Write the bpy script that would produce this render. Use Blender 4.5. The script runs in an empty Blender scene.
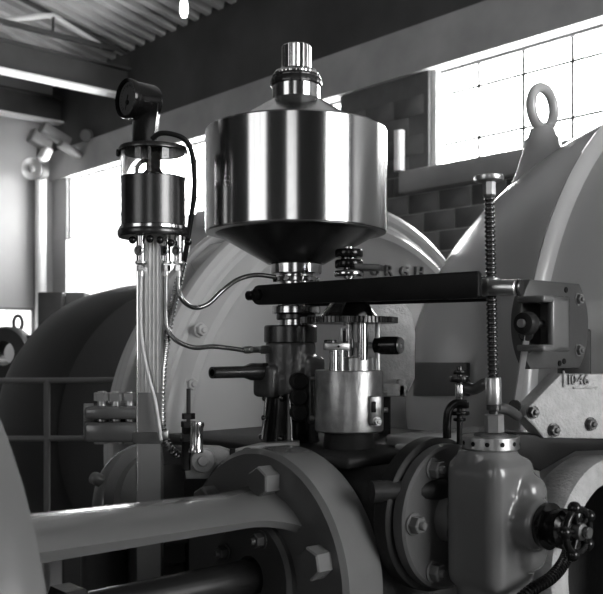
import bpy, bmesh, math, random
from mathutils import Vector, Matrix, Quaternion
from mathutils.bvhtree import BVHTree
random.seed(7)
PI = math.pi
C = bpy.context.scene.collection
SC = bpy.context.scene

# ------------------------------------------------------------------ camera, world, exposure
FPX, HZ, CX, CZ = 900.0, 347.0, 301.5, 1.65       # focal length (px), horizon row, centre column, eye height (m)
cam_d = bpy.data.cameras.new('camera')
cam = bpy.data.objects.new('camera', cam_d); C.objects.link(cam)
cam.location = (0, 0, CZ); cam.rotation_euler = (PI/2, 0, 0)
cam_d.sensor_fit = 'HORIZONTAL'; cam_d.sensor_width = 36.0
cam_d.lens = 36.0*FPX/603.0
cam_d.shift_y = (HZ-297.0)/603.0
cam_d.clip_end = 200
cam_d.dof.use_dof = True; cam_d.dof.focus_distance = 1.93; cam_d.dof.aperture_fstop = 9.0
SC.camera = cam
w = bpy.data.worlds.new('sky'); SC.world = w; w.use_nodes = True
w.node_tree.nodes['Background'].inputs[0].default_value = (0.8, 0.8, 0.8, 1)
w.node_tree.nodes['Background'].inputs[1].default_value = 1.0
SC.view_settings.view_transform = 'Standard'; SC.view_settings.look = 'None'
SC.view_settings.gamma = 1.0; SC.view_settings.use_curve_mapping = False
SC.view_settings.exposure = 0.7
WIN_E, BACK_E, END_E = 14.0, 1.1, 9.0             # daylight in the frosted window panes

# ------------------------------------------------------------------ frames
ANG = math.radians(41.8)                           # the shop's own axes: a = towards the window wall, b = along it
G = Matrix.Translation((0, 0, CZ)) @ Matrix.Rotation(ANG, 4, 'Z')
RZ = Matrix.Rotation(ANG, 4, 'Z')
AX = Vector((math.cos(ANG), math.sin(ANG), 0)); BX = Vector((-math.sin(ANG), math.cos(ANG), 0)); UP = Vector((0, 0, 1))
def P(px, py, d): return Vector(((px-CX)/FPX*d, d, CZ+(HZ-py)/FPX*d))
def AB(a, b, z): return G @ Vector((a, b, z))
def toAB(v): return G.inverted() @ Vector(v)
def Z(py, d): return (HZ-py)/FPX*d
def T(v): return Matrix.Translation(Vector(v))
def along(loc, d, up=None):                        # matrix: local z -> d at loc
    q = Vector(d).normalized().to_track_quat('Z', 'Y')
    return T(loc) @ q.to_matrix().to_4x4()
def frame(loc, x, z):
    z = Vector(z).normalized(); x = Vector(x); x = (x - z*x.dot(z)).normalized(); y = z.cross(x)
    m = Matrix((x, y, z)).transposed().to_4x4()
    return T(loc) @ m

# ------------------------------------------------------------------ materials
def mat(name, col, rough=.5, metal=0.0, noise=.15, nscale=14, bump=0.0, bscale=60, coat=0.0, wear=0.0, wearcol=.55, aniso=0.0, detail=4, spec=.5):
    m = bpy.data.materials.new(name); m.use_nodes = True
    nt = m.node_tree; N = nt.nodes; L = nt.links
    b = N['Principled BSDF']
    tc = N.new('ShaderNodeTexCoord')
    nz = N.new('ShaderNodeTexNoise'); nz.inputs['Scale'].default_value = nscale; nz.inputs['Detail'].default_value = detail
    L.new(tc.outputs['Object'], nz.inputs['Vector'])
    cr = N.new('ShaderNodeValToRGB')
    lo, hi = max(0, col*(1-noise)), min(1, col*(1+noise))
    cr.color_ramp.elements[0].position = .15; cr.color_ramp.elements[1].position = .85
    cr.color_ramp.elements[0].color = (lo, lo, lo, 1); cr.color_ramp.elements[1].color = (hi, hi, hi, 1)
    L.new(nz.outputs['Fac'], cr.inputs['Fac'])
    src = cr.outputs['Color']
    if wear:
        n2 = N.new('ShaderNodeTexNoise'); n2.inputs['Scale'].default_value = 30; n2.inputs['Detail'].default_value = 8
        L.new(tc.outputs['Object'], n2.inputs['Vector'])
        r2 = N.new('ShaderNodeValToRGB'); r2.color_ramp.elements[0].position = .66-wear*.2; r2.color_ramp.elements[1].position = .72
        L.new(n2.outputs['Fac'], r2.inputs['Fac'])
        mx = N.new('ShaderNodeMixRGB'); mx.inputs[2].default_value = (wearcol, wearcol, wearcol, 1)
        L.new(r2.outputs['Color'], mx.inputs[0]); L.new(src, mx.inputs[1]); src = mx.outputs[0]
    L.new(src, b.inputs['Base Color'])
    rr = N.new('ShaderNodeMapRange'); rr.inputs['To Min'].default_value = rough*.9; rr.inputs['To Max'].default_value = rough*1.1
    L.new(nz.outputs['Fac'], rr.inputs['Value']); L.new(rr.outputs[0], b.inputs['Roughness'])
    b.inputs['Metallic'].default_value = metal
    b.inputs['Specular IOR Level'].default_value = spec
    if coat:
        b.inputs['Coat Weight'].default_value = coat; b.inputs['Coat Roughness'].default_value = .12
    if bump:
        n3 = N.new('ShaderNodeTexNoise'); n3.inputs['Scale'].default_value = bscale; n3.inputs['Detail'].default_value = 5
        L.new(tc.outputs['Object'], n3.inputs['Vector'])
        bp = N.new('ShaderNodeBump'); bp.inputs['Strength'].default_value = bump; bp.inputs['Distance'].default_value = .004
        L.new(n3.outputs['Fac'], bp.inputs['Height']); L.new(bp.outputs[0], b.inputs['Normal'])
    if aniso:
        b.inputs['Anisotropic'].default_value = aniso; b.inputs['Anisotropic Rotation'].default_value = .25
        tg = N.new('ShaderNodeTangent'); tg.direction_type = 'RADIAL'; tg.axis = 'Z'
        L.new(tg.outputs[0], b.inputs['Tangent'])
    return m
def emit(name, e, col=1.0):
    m = bpy.data.materials.new(name); m.use_nodes = True
    N = m.node_tree.nodes; L = m.node_tree.links
    b = N['Principled BSDF']; b.inputs['Base Color'].default_value = (.8, .8, .8, 1)
    tc = N.new('ShaderNodeTexCoord'); nz = N.new('ShaderNodeTexNoise'); nz.inputs['Scale'].default_value = 1.5
    L.new(tc.outputs['Object'], nz.inputs['Vector'])
    mr = N.new('ShaderNodeMapRange'); mr.inputs['To Min'].default_value = e*.9; mr.inputs['To Max'].default_value = e*1.1
    L.new(nz.outputs['Fac'], mr.inputs['Value'])
    b.inputs['Emission Color'].default_value = (col, col, col, 1); L.new(mr.outputs[0], b.inputs['Emission Strength'])
    return m
M = {}
M['brushed'] = mat('brushed_steel', .55, .19, 1, 0, 60, aniso=.85)
M['steel'] = mat('polished_steel', .54, .16, 1, .08, 40)
M['satin'] = mat('satin_steel', .5, .33, 1, .15, 40, bump=.05)
M['darksteel'] = mat('oiled_dark_steel', .07, .26, .8, .1, 30)
M['black'] = mat('black_enamel', .008, .45, 0, .3, 30, bump=.04, spec=.12)
M['blackg'] = mat('black_gloss', .006, .16, 0, .2, 30, spec=.3)
M['paint'] = mat('grey_machine_paint', .135, .24, 0, .08, 9, bump=.10, bscale=60, coat=.4)
M['paint_mid'] = mat('mid_grey_paint', .085, .35, 0, .15, 9, bump=.1)
M['paint_lt'] = mat('light_grey_paint', .30, .30, 0, .15, 6, bump=.10, bscale=40)
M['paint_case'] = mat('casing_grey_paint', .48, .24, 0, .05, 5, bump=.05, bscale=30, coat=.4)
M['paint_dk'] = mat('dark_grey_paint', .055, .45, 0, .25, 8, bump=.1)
M['paint_dk2'] = mat('unlit_casing_grey', .03, .5, 0, .2, 4, bump=.08)  # the far dome's lack of light is put into this dark grey
M['iron'] = mat('dark_cast_iron', .02, .5, 0, .35, 25, bump=.2, bscale=90, spec=.18)
M['rough'] = mat('rough_pale_casting', .42, .55, 0, .25, 40, bump=.7, bscale=150)
M['castgrey'] = mat('oily_cast_grey', .09, .22, .2, .2, 25, bump=.5, bscale=70)
M['bracket'] = mat('greasy_grey_casting', .24, .3, 0, .3, 40, bump=.3, bscale=80)
M['machined'] = mat('machined_dull_iron', .30, .34, .85, .25, 60, bump=.15, bscale=120)
M['copper'] = mat('dull_copper_tube', .22, .25, .9, .2, 30)
M['cable'] = mat('pale_cable_sheath', .55, .4, 0, .1, 30)
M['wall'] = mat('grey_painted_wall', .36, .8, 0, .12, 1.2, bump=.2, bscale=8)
M['block'] = mat('grey_concrete_block', .11, .85, 0, .22, 7, bump=.4, bscale=45)
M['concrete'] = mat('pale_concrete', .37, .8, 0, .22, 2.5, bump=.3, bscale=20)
M['concrete_dk'] = mat('dark_upper_wall', .06, .85, 0, .5, 1.3, bump=.3, bscale=10, detail=7)  # dark, unevenly mottled tone
M['floor'] = mat('dark_floor', .04, .5, 0, .3, 2, bump=.1)
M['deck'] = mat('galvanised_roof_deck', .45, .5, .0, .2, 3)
M['deck_dim'] = mat('darkened_roof_deck', .10, .6, 0, .3, 3)  # opposite slope darkened to cut bounce light and the cone's bright reflection
M['beam'] = mat('dark_beam_paint', .05, .55, 0, .25, 4)
M['beam_lt'] = mat('pale_beam_tone', .75, .5, 0, .1, 4)  # pale tone; on the diagonals it stands for window light
M['rail'] = mat('grey_rail_paint', .14, .45, 0, .15, 10)
M['white'] = mat('white_enamel', .75, .35, 0, .05, 10)
M['dial'] = mat('gauge_dial', .07, .5, 0, .1, 20)
M['wall_dk'] = mat('blackened_unseen_wall', .016, .8, 0, .3, 2)  # unseen walls kept near black so the drum's dark bands stay dark
M['pane'] = emit('frosted_daylit_glass', WIN_E)
M['glow_low'] = emit('low_bright_glow', 1.1)  # soft glow; below the left window it stands in for bright wall
M['pane_back'] = emit('frosted_daylit_glass_opposite', BACK_E)
M['pane_end'] = emit('frosted_daylit_glass_end', END_E)
M['bulb'] = emit('lamp_bulb_glow', 6)
gm = bpy.data.materials.new('clear_glass'); gm.use_nodes = True
gb = gm.node_tree.nodes['Principled BSDF']; gb.inputs['Transmission Weight'].default_value = 1; gb.inputs['Roughness'].default_value = .02; gb.inputs['IOR'].default_value = 1.3
gb.inputs['Base Color'].default_value = (.97, .97, .97, 1); M['glass'] = gm

# ------------------------------------------------------------------ mesh helpers
def finish(bm, name='m', ang=38, flat=False):
    bmesh.ops.remove_doubles(bm, verts=bm.verts, dist=1e-6)
    bmesh.ops.recalc_face_normals(bm, faces=bm.faces)
    lim = math.radians(ang)
    for f in bm.faces: f.smooth = not flat
    for e in bm.edges:
        if len(e.link_faces) == 2 and e.calc_face_angle(0) > lim: e.smooth = False
    me = bpy.data.meshes.new(name); bm.to_mesh(me); bm.free()
    return me
def lathe(prof, seg=48, name='lathe', fn=None, ang=38, cap=True):
    """profile of (r, z) about local z; fn(theta, r, z) -> r may flute it"""
    bm = bmesh.new(); rings = []
    for r, z in prof:
        if r < 1e-6: rings.append([bm.verts.new((0, 0, z))])
        else:
            ring = []
            for i in range(seg):
                t = 2*PI*i/seg; rr = fn(t, r, z) if fn else r
                ring.append(bm.verts.new((rr*math.cos(t), rr*math.sin(t), z)))
            rings.append(ring)
    for A_, B_ in zip(rings, rings[1:]):
        if len(A_) == 1 and len(B_) == 1: continue
        for i in range(seg):
            j = (i+1) % seg
            if len(A_) == 1: bm.faces.new((A_[0], B_[i], B_[j]))
            elif len(B_) == 1: bm.faces.new((A_[i], A_[j], B_[0]))
            else: bm.faces.new((A_[i], A_[j], B_[j], B_[i]))
    if cap:
        for r in (rings[0], rings[-1]):
            if len(r) > 2: bm.faces.new(r)
    return finish(bm, name, ang)
def tubeprof(ri, ro, z0, z1): return [(ri, z0), (ro, z0), (ro, z1), (ri, z1), (ri, z0)]
def cyl(r, h, seg=32, bev=None, z0=0):
    bev = min(r*.12, h*.2) if bev is None else bev
    return lathe([(0, z0), (r-bev, z0), (r, z0+bev), (r, z0+h-bev), (r-bev, z0+h), (0, z0+h)], seg)
def box(sx, sy, sz, bev=.004, seg=2, c=(0, 0, 0)):
    bm = bmesh.new(); bmesh.ops.create_cube(bm, size=1)
    for v in bm.verts: v.co = Vector((v.co.x*sx+c[0], v.co.y*sy+c[1], v.co.z*sz+c[2]))
    if bev: bmesh.ops.bevel(bm, geom=list(bm.edges), offset=min(bev, .45*min(sx, sy, sz)), segments=seg, affect='EDGES', profile=.5)
    return finish(bm, 'box', 50)
def prism(pts, h, bev=0.0, z0=0):
    bm = bmesh.new(); vs = [bm.verts.new((x, y, z0)) for x, y in pts]
    f = bm.faces.new(vs); r = bmesh.ops.extrude_face_region(bm, geom=[f])
    for v in r['geom']:
        if isinstance(v, bmesh.types.BMVert): v.co.z += h
    if bev:
        es = [e for e in bm.edges if abs(e.verts[0].co.z-e.verts[1].co.z) < 1e-6]
        bmesh.ops.bevel(bm, geom=es, offset=bev, segments=2, affect='EDGES', profile=.5)
    return finish(bm, 'prism', 30)
def hexa(r, h, z0=0, n=6, bev=None):
    b = r*.1 if bev is None else bev
    return lathe([(0, z0), (r, z0), (r, z0+h-b), (r-b, z0+h), (0, z0+h)], n, ang=10)
def bolt(r, h, washer=True):
    ms = [(hexa(r, h), None)]
    if washer: ms.append((cyl(r*1.25, h*.18, 20), None))
    ms.append((lathe([(0, h*.9), (r*.5, h*.9), (r*.5, h*1.25), (r*.38, h*1.4), (0, h*1.42)], 14), None))
    return join(ms)
def join(ms):
    bm = bmesh.new()
    for me, mx in ms:
        t = bmesh.new(); t.from_mesh(me)
        if mx is not None: t.transform(mx)
        tm = bpy.data.meshes.new('t'); t.to_mesh(tm); t.free(); bm.from_mesh(tm); bpy.data.meshes.remove(tm)
    me = bpy.data.meshes.new('joined'); bm.to_mesh(me); bm.free()
    return me
def smoothpath(pts, n=8):
    pts = [Vector(p) for p in pts]
    if len(pts) < 3: return [pts[0].lerp(pts[1], i/n) for i in range(n+1)]
    out = []; Q = [pts[0]*2-pts[1]]+pts+[pts[-1]*2-pts[-2]]
    for i in range(1, len(Q)-2):
        p0, p1, p2, p3 = Q[i-1:i+3]
        for k in range(n):
            t = k/n
            out.append(.5*((2*p1)+(p2-p0)*t+(2*p0-5*p1+4*p2-p3)*t*t+(3*p1-p0-3*p2+p3)*t**3))
    out.append(pts[-1]); return out
def sweep(pts, r, seg=10, n=8, smooth=True, rfn=None, ang=60):
    path = smoothpath(pts, n) if smooth else [Vector(p) for p in pts]
    bm = bmesh.new(); rings = []; nrm = None; L = 0
    for i, p in enumerate(path):
        t = (path[min(i+1, len(path)-1)]-path[max(i-1, 0)]).normalized()
        if nrm is None: nrm = t.orthogonal().normalized()
        nrm = (nrm-t*nrm.dot(t)).normalized(); bn = t.cross(nrm)
        if i: L += (p-path[i-1]).length
        rr = rfn(i/(len(path)-1), L) if rfn else r
        rings.append([bm.verts.new(p+(nrm*math.cos(2*PI*k/seg)+bn*math.sin(2*PI*k/seg))*rr) for k in range(seg)])
    for A_, B_ in zip(rings, rings[1:]):
        for k in range(seg): bm.faces.new((A_[k], A_[(k+1) % seg], B_[(k+1) % seg], B_[k]))
    bm.faces.new(rings[0]); bm.faces.new(rings[-1])
    return finish(bm, 'tube', ang)
def resample(pts, step):
    path = smoothpath(pts, 24); out = [path[0]]; acc = 0
    for a, b in zip(path, path[1:]):
        seg = (b-a).length; pos = step-acc
        while pos <= seg: out.append(a.lerp(b, pos/seg)); pos += step
        acc = (acc+seg) % step
    return out
def conduit(pts, r, pitch):
    """spiral-wound flexible hose: ridged rings along the path"""
    p = resample(pts, pitch/4)
    prof = [.72, 1.0, 1.0, .72]
    bm = bmesh.new(); rings = []; nrm = None
    for i, q in enumerate(p):
        t = (p[min(i+1, len(p)-1)]-p[max(i-1, 0)]).normalized()
        if nrm is None: nrm = t.orthogonal().normalized()
        nrm = (nrm-t*nrm.dot(t)).normalized(); bn = t.cross(nrm)
        rings.append([bm.verts.new(q+(nrm*math.cos(2*PI*k/12)+bn*math.sin(2*PI*k/12))*r*prof[i % 4]) for k in range(12)])
    for A_, B_ in zip(rings, rings[1:]):
        for k in range(12): bm.faces.new((A_[k], A_[(k+1) % 12], B_[(k+1) % 12], B_[k]))
    bm.faces.new(rings[0]); bm.faces.new(rings[-1])
    return finish(bm, 'conduit', 25)
def thread(r, z0, z1, pitch):
    pr = [(0, z0)]; z = z0
    while z < z1-pitch:
        pr += [(r*.76, z), (r, z+pitch*.35), (r, z+pitch*.6), (r*.76, z+pitch*.95)]; z += pitch
    pr += [(r*.8, z1), (0, z1)]
    return lathe(pr, 20, ang=25)
def text_mesh(s, size, depth):
    cu = bpy.data.curves.new('t', 'FONT'); cu.body = s; cu.size = size; cu.extrude = depth; cu.align_x = 'LEFT'
    o = bpy.data.objects.new('t', cu); C.objects.link(o)
    dg = bpy.context.evaluated_depsgraph_get(); me = bpy.data.meshes.new_from_object(o.evaluated_get(dg))
    bpy.data.objects.remove(o); bpy.data.curves.remove(cu)
    return me
def cast(ms, voxel=.005, it=6, fac=.5):
    """union of solids melted together like a casting"""
    me = join(ms); o = bpy.data.objects.new('c', me); C.objects.link(o)
    r = o.modifiers.new('r', 'REMESH'); r.mode = 'VOXEL'; r.voxel_size = voxel
    s = o.modifiers.new('s', 'SMOOTH'); s.factor = fac; s.iterations = it
    dg = bpy.context.evaluated_depsgraph_get(); out = bpy.data.meshes.new_from_object(o.evaluated_get(dg))
    bpy.data.objects.remove(o)
    for p in out.polygons: p.use_smooth = True
    return out
# ------------------------------------------------------------------ object helpers
W = {}
def thing(name, label, cat, loc=(0, 0, 0), group=None):
    o = bpy.data.objects.new(name, None); C.objects.link(o); o.empty_display_size = .05
    o.matrix_basis = T(loc); W[o.name] = T(loc)
    o['label'] = label; o['category'] = cat
    if group: o['group'] = group
    return o
def put(name, me, m, mx=None, parent=None, label=None, cat=None, group=None, kind=None):
    o = bpy.data.objects.new(name, me); C.objects.link(o)
    if m is not None and not me.materials: me.materials.append(M[m])
    mx = Matrix.Identity(4) if mx is None else mx
    W[o.name] = mx.copy()
    if parent is not None:
        o.parent = parent; o.matrix_basis = W[parent.name].inverted() @ mx
    else: o.matrix_basis = mx
    for k, v in (('label', label), ('category', cat), ('group', group), ('kind', kind)):
        if v: o[k] = v
    return o
def wput(name, me, m, parent=None, **k):
    """mesh given in world coordinates: re-origin it at its base centre"""
    n = len(me.vertices); c = Vector((0, 0, 0)); lo = 1e9
    for v in me.vertices: c += v.co; lo = min(lo, v.co.z)
    c /= n; c.z = lo
    me.transform(T(-c)); return put(name, me, m, T(c), parent, **k)

# ================================================================== the room (a, b axes; z relative to the eye)
FL = -CZ
A_W, B_E, A_O, B_N = 6.95, 14.04, -6.0, -8.0        # window wall, far end wall, opposite wall, near end wall
EAVE, PITCH = 4.35, math.tan(math.radians(13))
S0b = 1.265*-math.sin(ANG)+9*math.cos(ANG)          # b of the right window's left jamb
def roofz(a): return EAVE+(A_W-a)*PITCH if a > .5 else EAVE+(A_W-.5)*PITCH-(.5-a)*PITCH
def abbox(a0, a1, b0, b1, z0, z1, bev=0.0): return box(a1-a0, b1-b0, z1-z0, bev, 1), G @ T(((a0+a1)/2, (b0+b1)/2, (z0+z1)/2))
def struct(name, dims, m, parent=None, bev=0.0):
    me, mx = abbox(*dims, bev=bev)
    return put(name, me, m, mx, parent, kind=None if parent else 'structure')
struct('floor', (A_O-.3, A_W+.3, B_N-.3, B_E+.3, FL-.2, FL), 'floor')
WT, WB = 2.77, 1.78
win = [(S0b-5.1, S0b), (S0b+1.26, S0b+7.67)]        # window openings along b
ww = thing('wall_right', 'grey block wall with long strip windows under a pale concrete beam', 'wall', AB(A_W, 6, FL)); ww['kind'] = 'structure'
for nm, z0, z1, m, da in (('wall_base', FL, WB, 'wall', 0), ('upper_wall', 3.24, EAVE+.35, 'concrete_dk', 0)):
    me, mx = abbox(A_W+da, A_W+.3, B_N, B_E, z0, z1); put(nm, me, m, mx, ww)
me, mx = abbox(A_W-.06, A_W+.3, B_N, B_E, WT, 3.24); put('bond_beam', me, 'concrete', mx, ww)
for b0, b1, m in ((B_N, win[0][0], 'wall'), (win[0][1], win[1][0], 'block'), (win[1][1], B_E, 'wall')):
    me, mx = abbox(A_W, A_W+.3, b0, b1, WB, WT); put('pier', me, m, mx, ww)
# concrete blocks that can be told apart: the pier and the wall below the right-hand sill
blk = box(.014, .392, .19, .005, 1)
for r in range(20):
    z = -.95+r*.2
    for k in range(-5, 8):
        b = S0b+k*.4+(.2 if r % 2 else 0)+.06
        if z+.1 > WT-.02 or b > S0b+2.4 or b < S0b-2.2: continue
        if z+.1 > WB-.02 and not (S0b+.2 <= b <= S0b+1.07): continue
        put('block', blk, 'block', G @ T((A_W-.004, b, z)) @ Matrix.Rotation(random.uniform(-.003, .003), 4, 'Z'), ww)
for i, (b0, b1) in enumerate(win):
    t = thing('window_%d' % (i+1), ['frosted steel-sash strip window above the eyebolted casing', 'frosted steel-sash strip window behind the glass oiler'][i], 'window', AB(A_W, (b0+b1)/2, WB)); t['kind'] = 'structure'
    n = int(round((b1-b0)/.51)); rows = [WB, WB+.25, WB+.75, WT]
    for k in range(n):
        c0, c1 = b1-(b1-b0)*(k+1)/n, b1-(b1-b0)*k/n
        for z0, z1 in zip(rows, rows[1:]):
            me, mx = abbox(A_W+.155, A_W+.163, c0+.004, c1-.004, z0+.004, z1-.004); put('pane', me, 'pane', mx, t)
        if k: me, mx = abbox(A_W+.14, A_W+.17, c1-.014, c1+.014, WB, WT); put('muntin', me, 'beam', mx, t)
    if i == 1:
        for k in range(7):
            c1 = b1-k*.5; me, mx = abbox(A_W-.02, A_W-.005, c1-.49, c1-.01, .75, WB-.03); put('wall_glow_panel', me, 'glow_low', mx, t)  # added glowing panels imitate the bright wall below the window
    for z in rows[1:3]:
        me, mx = abbox(A_W+.142, A_W+.168, b0, b1, z-.013, z+.013); put('muntin', me, 'beam', mx, t)
    for z in (WB+.012, WT-.012): me, mx = abbox(A_W+.12, A_W+.18, b0, b1, z-.015, z+.015); put('window_frame', me, 'rail', mx, t)
    for b in (b0+.03, b1-.03): me, mx = abbox(A_W+.05, A_W+.2, b-.03, b+.03, WB, WT); put('window_jamb', me, 'white', mx, t)
    me, mx = abbox(A_W-.12, A_W+.12, b0-.3, b1+.3 if i == 0 else b0+2.6, WB-.22, WB, .01); put('window_sill', me, 'concrete', mx, t)
struct('wall_far', (A_O, A_W, B_E, B_E+.3, FL, 6), 'wall')
t = thing('window_3', 'low bright window in the far end wall at the left edge', 'window', AB(5.6, B_E, 0)); t['kind'] = 'structure'
for k in range(4):
    a1 = 6.55-k*.42; me, mx = abbox(a1-.40, a1, B_E-.03, B_E-.015, .18, .60); put('pane', me, 'glow_low', mx, t)
me, mx = abbox(4.85, 6.58, B_E-.05, B_E, .60, .64); put('window_frame', me, 'rail', mx, t)
# opposite and near end walls with their own windows (seen only as reflections and as daylight)
def winwall(name, label, along_b, fixed, spans, z0, z1, pane, lo, hi, sgn):
    t = thing(name, label, 'wall', AB(fixed, 0, FL) if along_b else AB(0, fixed, FL)); t['kind'] = 'structure'
    def bx(n, u0, u1, q0, q1, m, th=.3, off=0):
        f0, f1 = (fixed-th+off, fixed+off)
        me, mx = abbox(f0, f1, u0, u1, q0, q1) if along_b else abbox(u0, u1, f0, f1, q0, q1); put(n, me, m, mx, t)
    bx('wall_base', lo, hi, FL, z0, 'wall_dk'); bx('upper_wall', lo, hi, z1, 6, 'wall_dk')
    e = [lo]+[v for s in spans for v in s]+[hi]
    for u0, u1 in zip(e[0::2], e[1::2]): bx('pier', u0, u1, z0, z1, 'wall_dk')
    for u0, u1 in spans:
        n = max(1, int(round((u1-u0)/.9)))
        for k in range(n):
            c0, c1 = u0+(u1-u0)*k/n, u0+(u1-u0)*(k+1)/n
            bx('pane', c0+.02, c1-.02, z0, z1, pane, .02, -.1)
            if k: bx('muntin', c0-.03, c0+.03, z0, z1, 'beam', .06, -.08)
winwall('wall_left', 'opposite shop wall with tall windows behind the viewer', True, A_O, [(-7.0, -4.2), (-.1, 2.9)], -.4, 3.6, 'pane_back', B_N, B_E, 1)
winwall('wall_near', 'near end wall with a broad tall window behind the viewer', False, B_N, [(.7, 5.4)], -.2, 3.9, 'pane_end', A_O, A_W, 1)
# roof deck: corrugated sheets running down the slope
cl = thing('ceiling', 'corrugated metal roof deck', 'roof', AB(.5, 3, roofz(.5))); cl['kind'] = 'structure'
def deck(b0, b1, a0, a1):
    bm = bmesh.new(); pr = []; b = b0
    while b < b1-1e-4:
        pr += [(b, 0), (b+.10, 0), (b+.135, .075), (b+.235, .075)]; b += .27
    pr.append((b1, 0))
    r0 = [bm.verts.new((a0, b, roofz(a0)+z)) for b, z in pr]; r1 = [bm.verts.new((a1, b, roofz(a1)+z)) for b, z in pr]
    for i in range(len(pr)-1): bm.faces.new((r0[i], r0[i+1], r1[i+1], r1[i]))
    me = finish(bm, 'deck', 20, flat=True); me.transform(RZ); return me
for k in range(17):
    b0 = B_N+k*1.35
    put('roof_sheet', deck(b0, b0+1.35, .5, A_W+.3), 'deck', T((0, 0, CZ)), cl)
    put('roof_sheet', deck(b0, b0+1.35, A_O-.3, .5), 'deck_dim', T((0, 0, CZ)), cl)
me, mx = abbox(A_O-.3, A_W+.3, B_N-.3, B_E+.3, 6.0, 6.1); put('roof_top', me, 'beam', mx, cl)
# transverse steel beams and open-web joists
def ibeam(b, zb, h, label):
    t = thing('roof_beam', label, 'beam', AB(3, b, zb))
    for n, da, z0, z1, m in (('bottom_flange', .12, zb, zb+.03, 'beam_lt'), ('web', .015, zb+.03, zb+h-.03, 'beam'), ('top_flange', .12, zb+h-.03, zb+h, 'beam')):
        me, mx = abbox(A_O+.02, A_W, b-da, b+da, z0, z1); put(n, me, m, mx, t)
ibeam(11.65, 3.68, .42, 'dark steel roof beam with bright lower flange crossing above the oiler gauge')
ibeam(13.75, 3.68, .42, 'dark steel roof beam with bright lower flange at the far end wall')
ibeam(5.6, 5.0, .5, 'dark steel roof beam crossing overhead nearest the viewer')
def joist(b, label):
    t = thing('roof_joist', label, 'joist', AB(3, b, 4.2), 'open-web roof joists')
    zl = 4.30
    me, mx = abbox(.5, A_W-.3, b-.04, b+.04, zl-.03, zl+.03); put('bottom_chord', me, 'beam', mx, t)
    bar = sweep([AB(A_W-.1, b, roofz(A_W)-.06), AB(.5, b, roofz(.5)-.06)], .035, 6, 2, False); wput('top_chord', bar, 'beam', t)
    a = A_W-.5; k = 0
    while a > 1.2:
        up = AB(a-.75, b, roofz(a-.75)-.07)
        wput('diagonal', sweep([AB(a, b, zl), up], .04, 6, 2, False), 'beam_lt', t)
        wput('diagonal', sweep([up, AB(a-1.5, b, zl)], .04, 6, 2, False), 'beam_lt', t)
        wput('vertical_strut', sweep([AB(a-.75, b, zl), up], .02, 6, 2, False), 'beam', t)
        a -= 1.5
joist(11.5, 'open-web joist with pale diagonals just above the bright-flanged beam')
joist(8.7, 'open-web joist with pale diagonals nearest the hanging lamp')
joist(13.0, 'open-web joist with pale diagonals beyond the bright-flanged beam')

# round floodlight on the far corner, its bracket junk and the corner conduit
def at_wall_b(px, b): # point on plane b = const seen in column px: returns depth
    k = (px-CX)/FPX
    return b/(-math.sin(ANG)*k+math.cos(ANG))
d = at_wall_b(36, 13.3)
t = thing('floodlight', 'round white-faced floodlight hung below the far roof beam', 'lamp', P(36, 185, d))
fd = Vector((-.15, -1, -.12)).normalized()
c = P(33, 169, d)
put('reflector', lathe([(0, -.02), (.07, -.015), (.15, .03), (.165, .06), (.17, .06), (.155, .02), (.08, -.06), (.05, -.16), (0, -.18)], 32), 'white', along(c, fd), t)
put('lamp_globe', lathe([(0, 0), (.05, .01), (.06, .05), (.04, .09), (0, .1)], 16), 'paint_lt', along(c, fd), t)
put('housing', cyl(.13, .26, 24, .03), 'beam', along(c-fd*.34+UP*-.02, fd), t)
put('hanger', sweep([c-fd*.2, c-fd*.2+UP*.5], .03, 8, 2, False), 'beam', None, t)
t = thing('hoist_trolley', 'pale blurred hoist trolley under the far roof beam', 'trolley', P(45, 160, d))
for (px, py, sx, sz) in ((40, 140, .35, .22), (55, 135, .5, .16), (70, 150, .4, .1), (45, 154, .14, .2)):
    put('trolley_frame', box(sx, .2, sz, .03), 'rail' if px != 45 else 'white', T(P(px, py, d)) @ RZ @ Matrix.Rotation(.4, 4, 'Y'), t)
put('trolley_wheel', cyl(.1, .1, 20), 'rail', along(P(88, 136, d), fd), t)
wput('corner_post', sweep([AB(6.65, 13.85, 2.9), AB(6.65, 13.85, FL)], .09, 12, 2, False), 'white', label='pale round downpipe standing in the far corner', cat='pipe')
d = 8.2
t = thing('hanging_lamp', 'bright bare lamp hanging under the roof deck at the top edge', 'lamp', P(184, 18, d))
put('bulb', lathe([(0, -.09), (.025, -.08), (.038, -.03), (.036, .02), (.025, .08), (0, .09)], 20), 'bulb', T(P(184, 8, d)), t)
put('socket', cyl(.035, .14, 16), 'beam', T(P(184, 8, d)+UP*.08), t)
put('stem', sweep([P(184, 8, d)+UP*.2, P(184, 8, d)+UP*1.3], .015, 8, 2, False), 'beam', None, t)
wput('wall_conduit', sweep([AB(A_W-.1, S0b+.3, 1.79), AB(A_W-.1, S0b+.3, 2.2)], .055, 12, 2, False), 'white', label='short pale vertical pipe on the wall pier beside the drum', cat='pipe')

# ================================================================== turbine casings in the background
def solid_lathe(prof, seg=96): return lathe(prof, seg, ang=30)
nB = -BX
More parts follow.
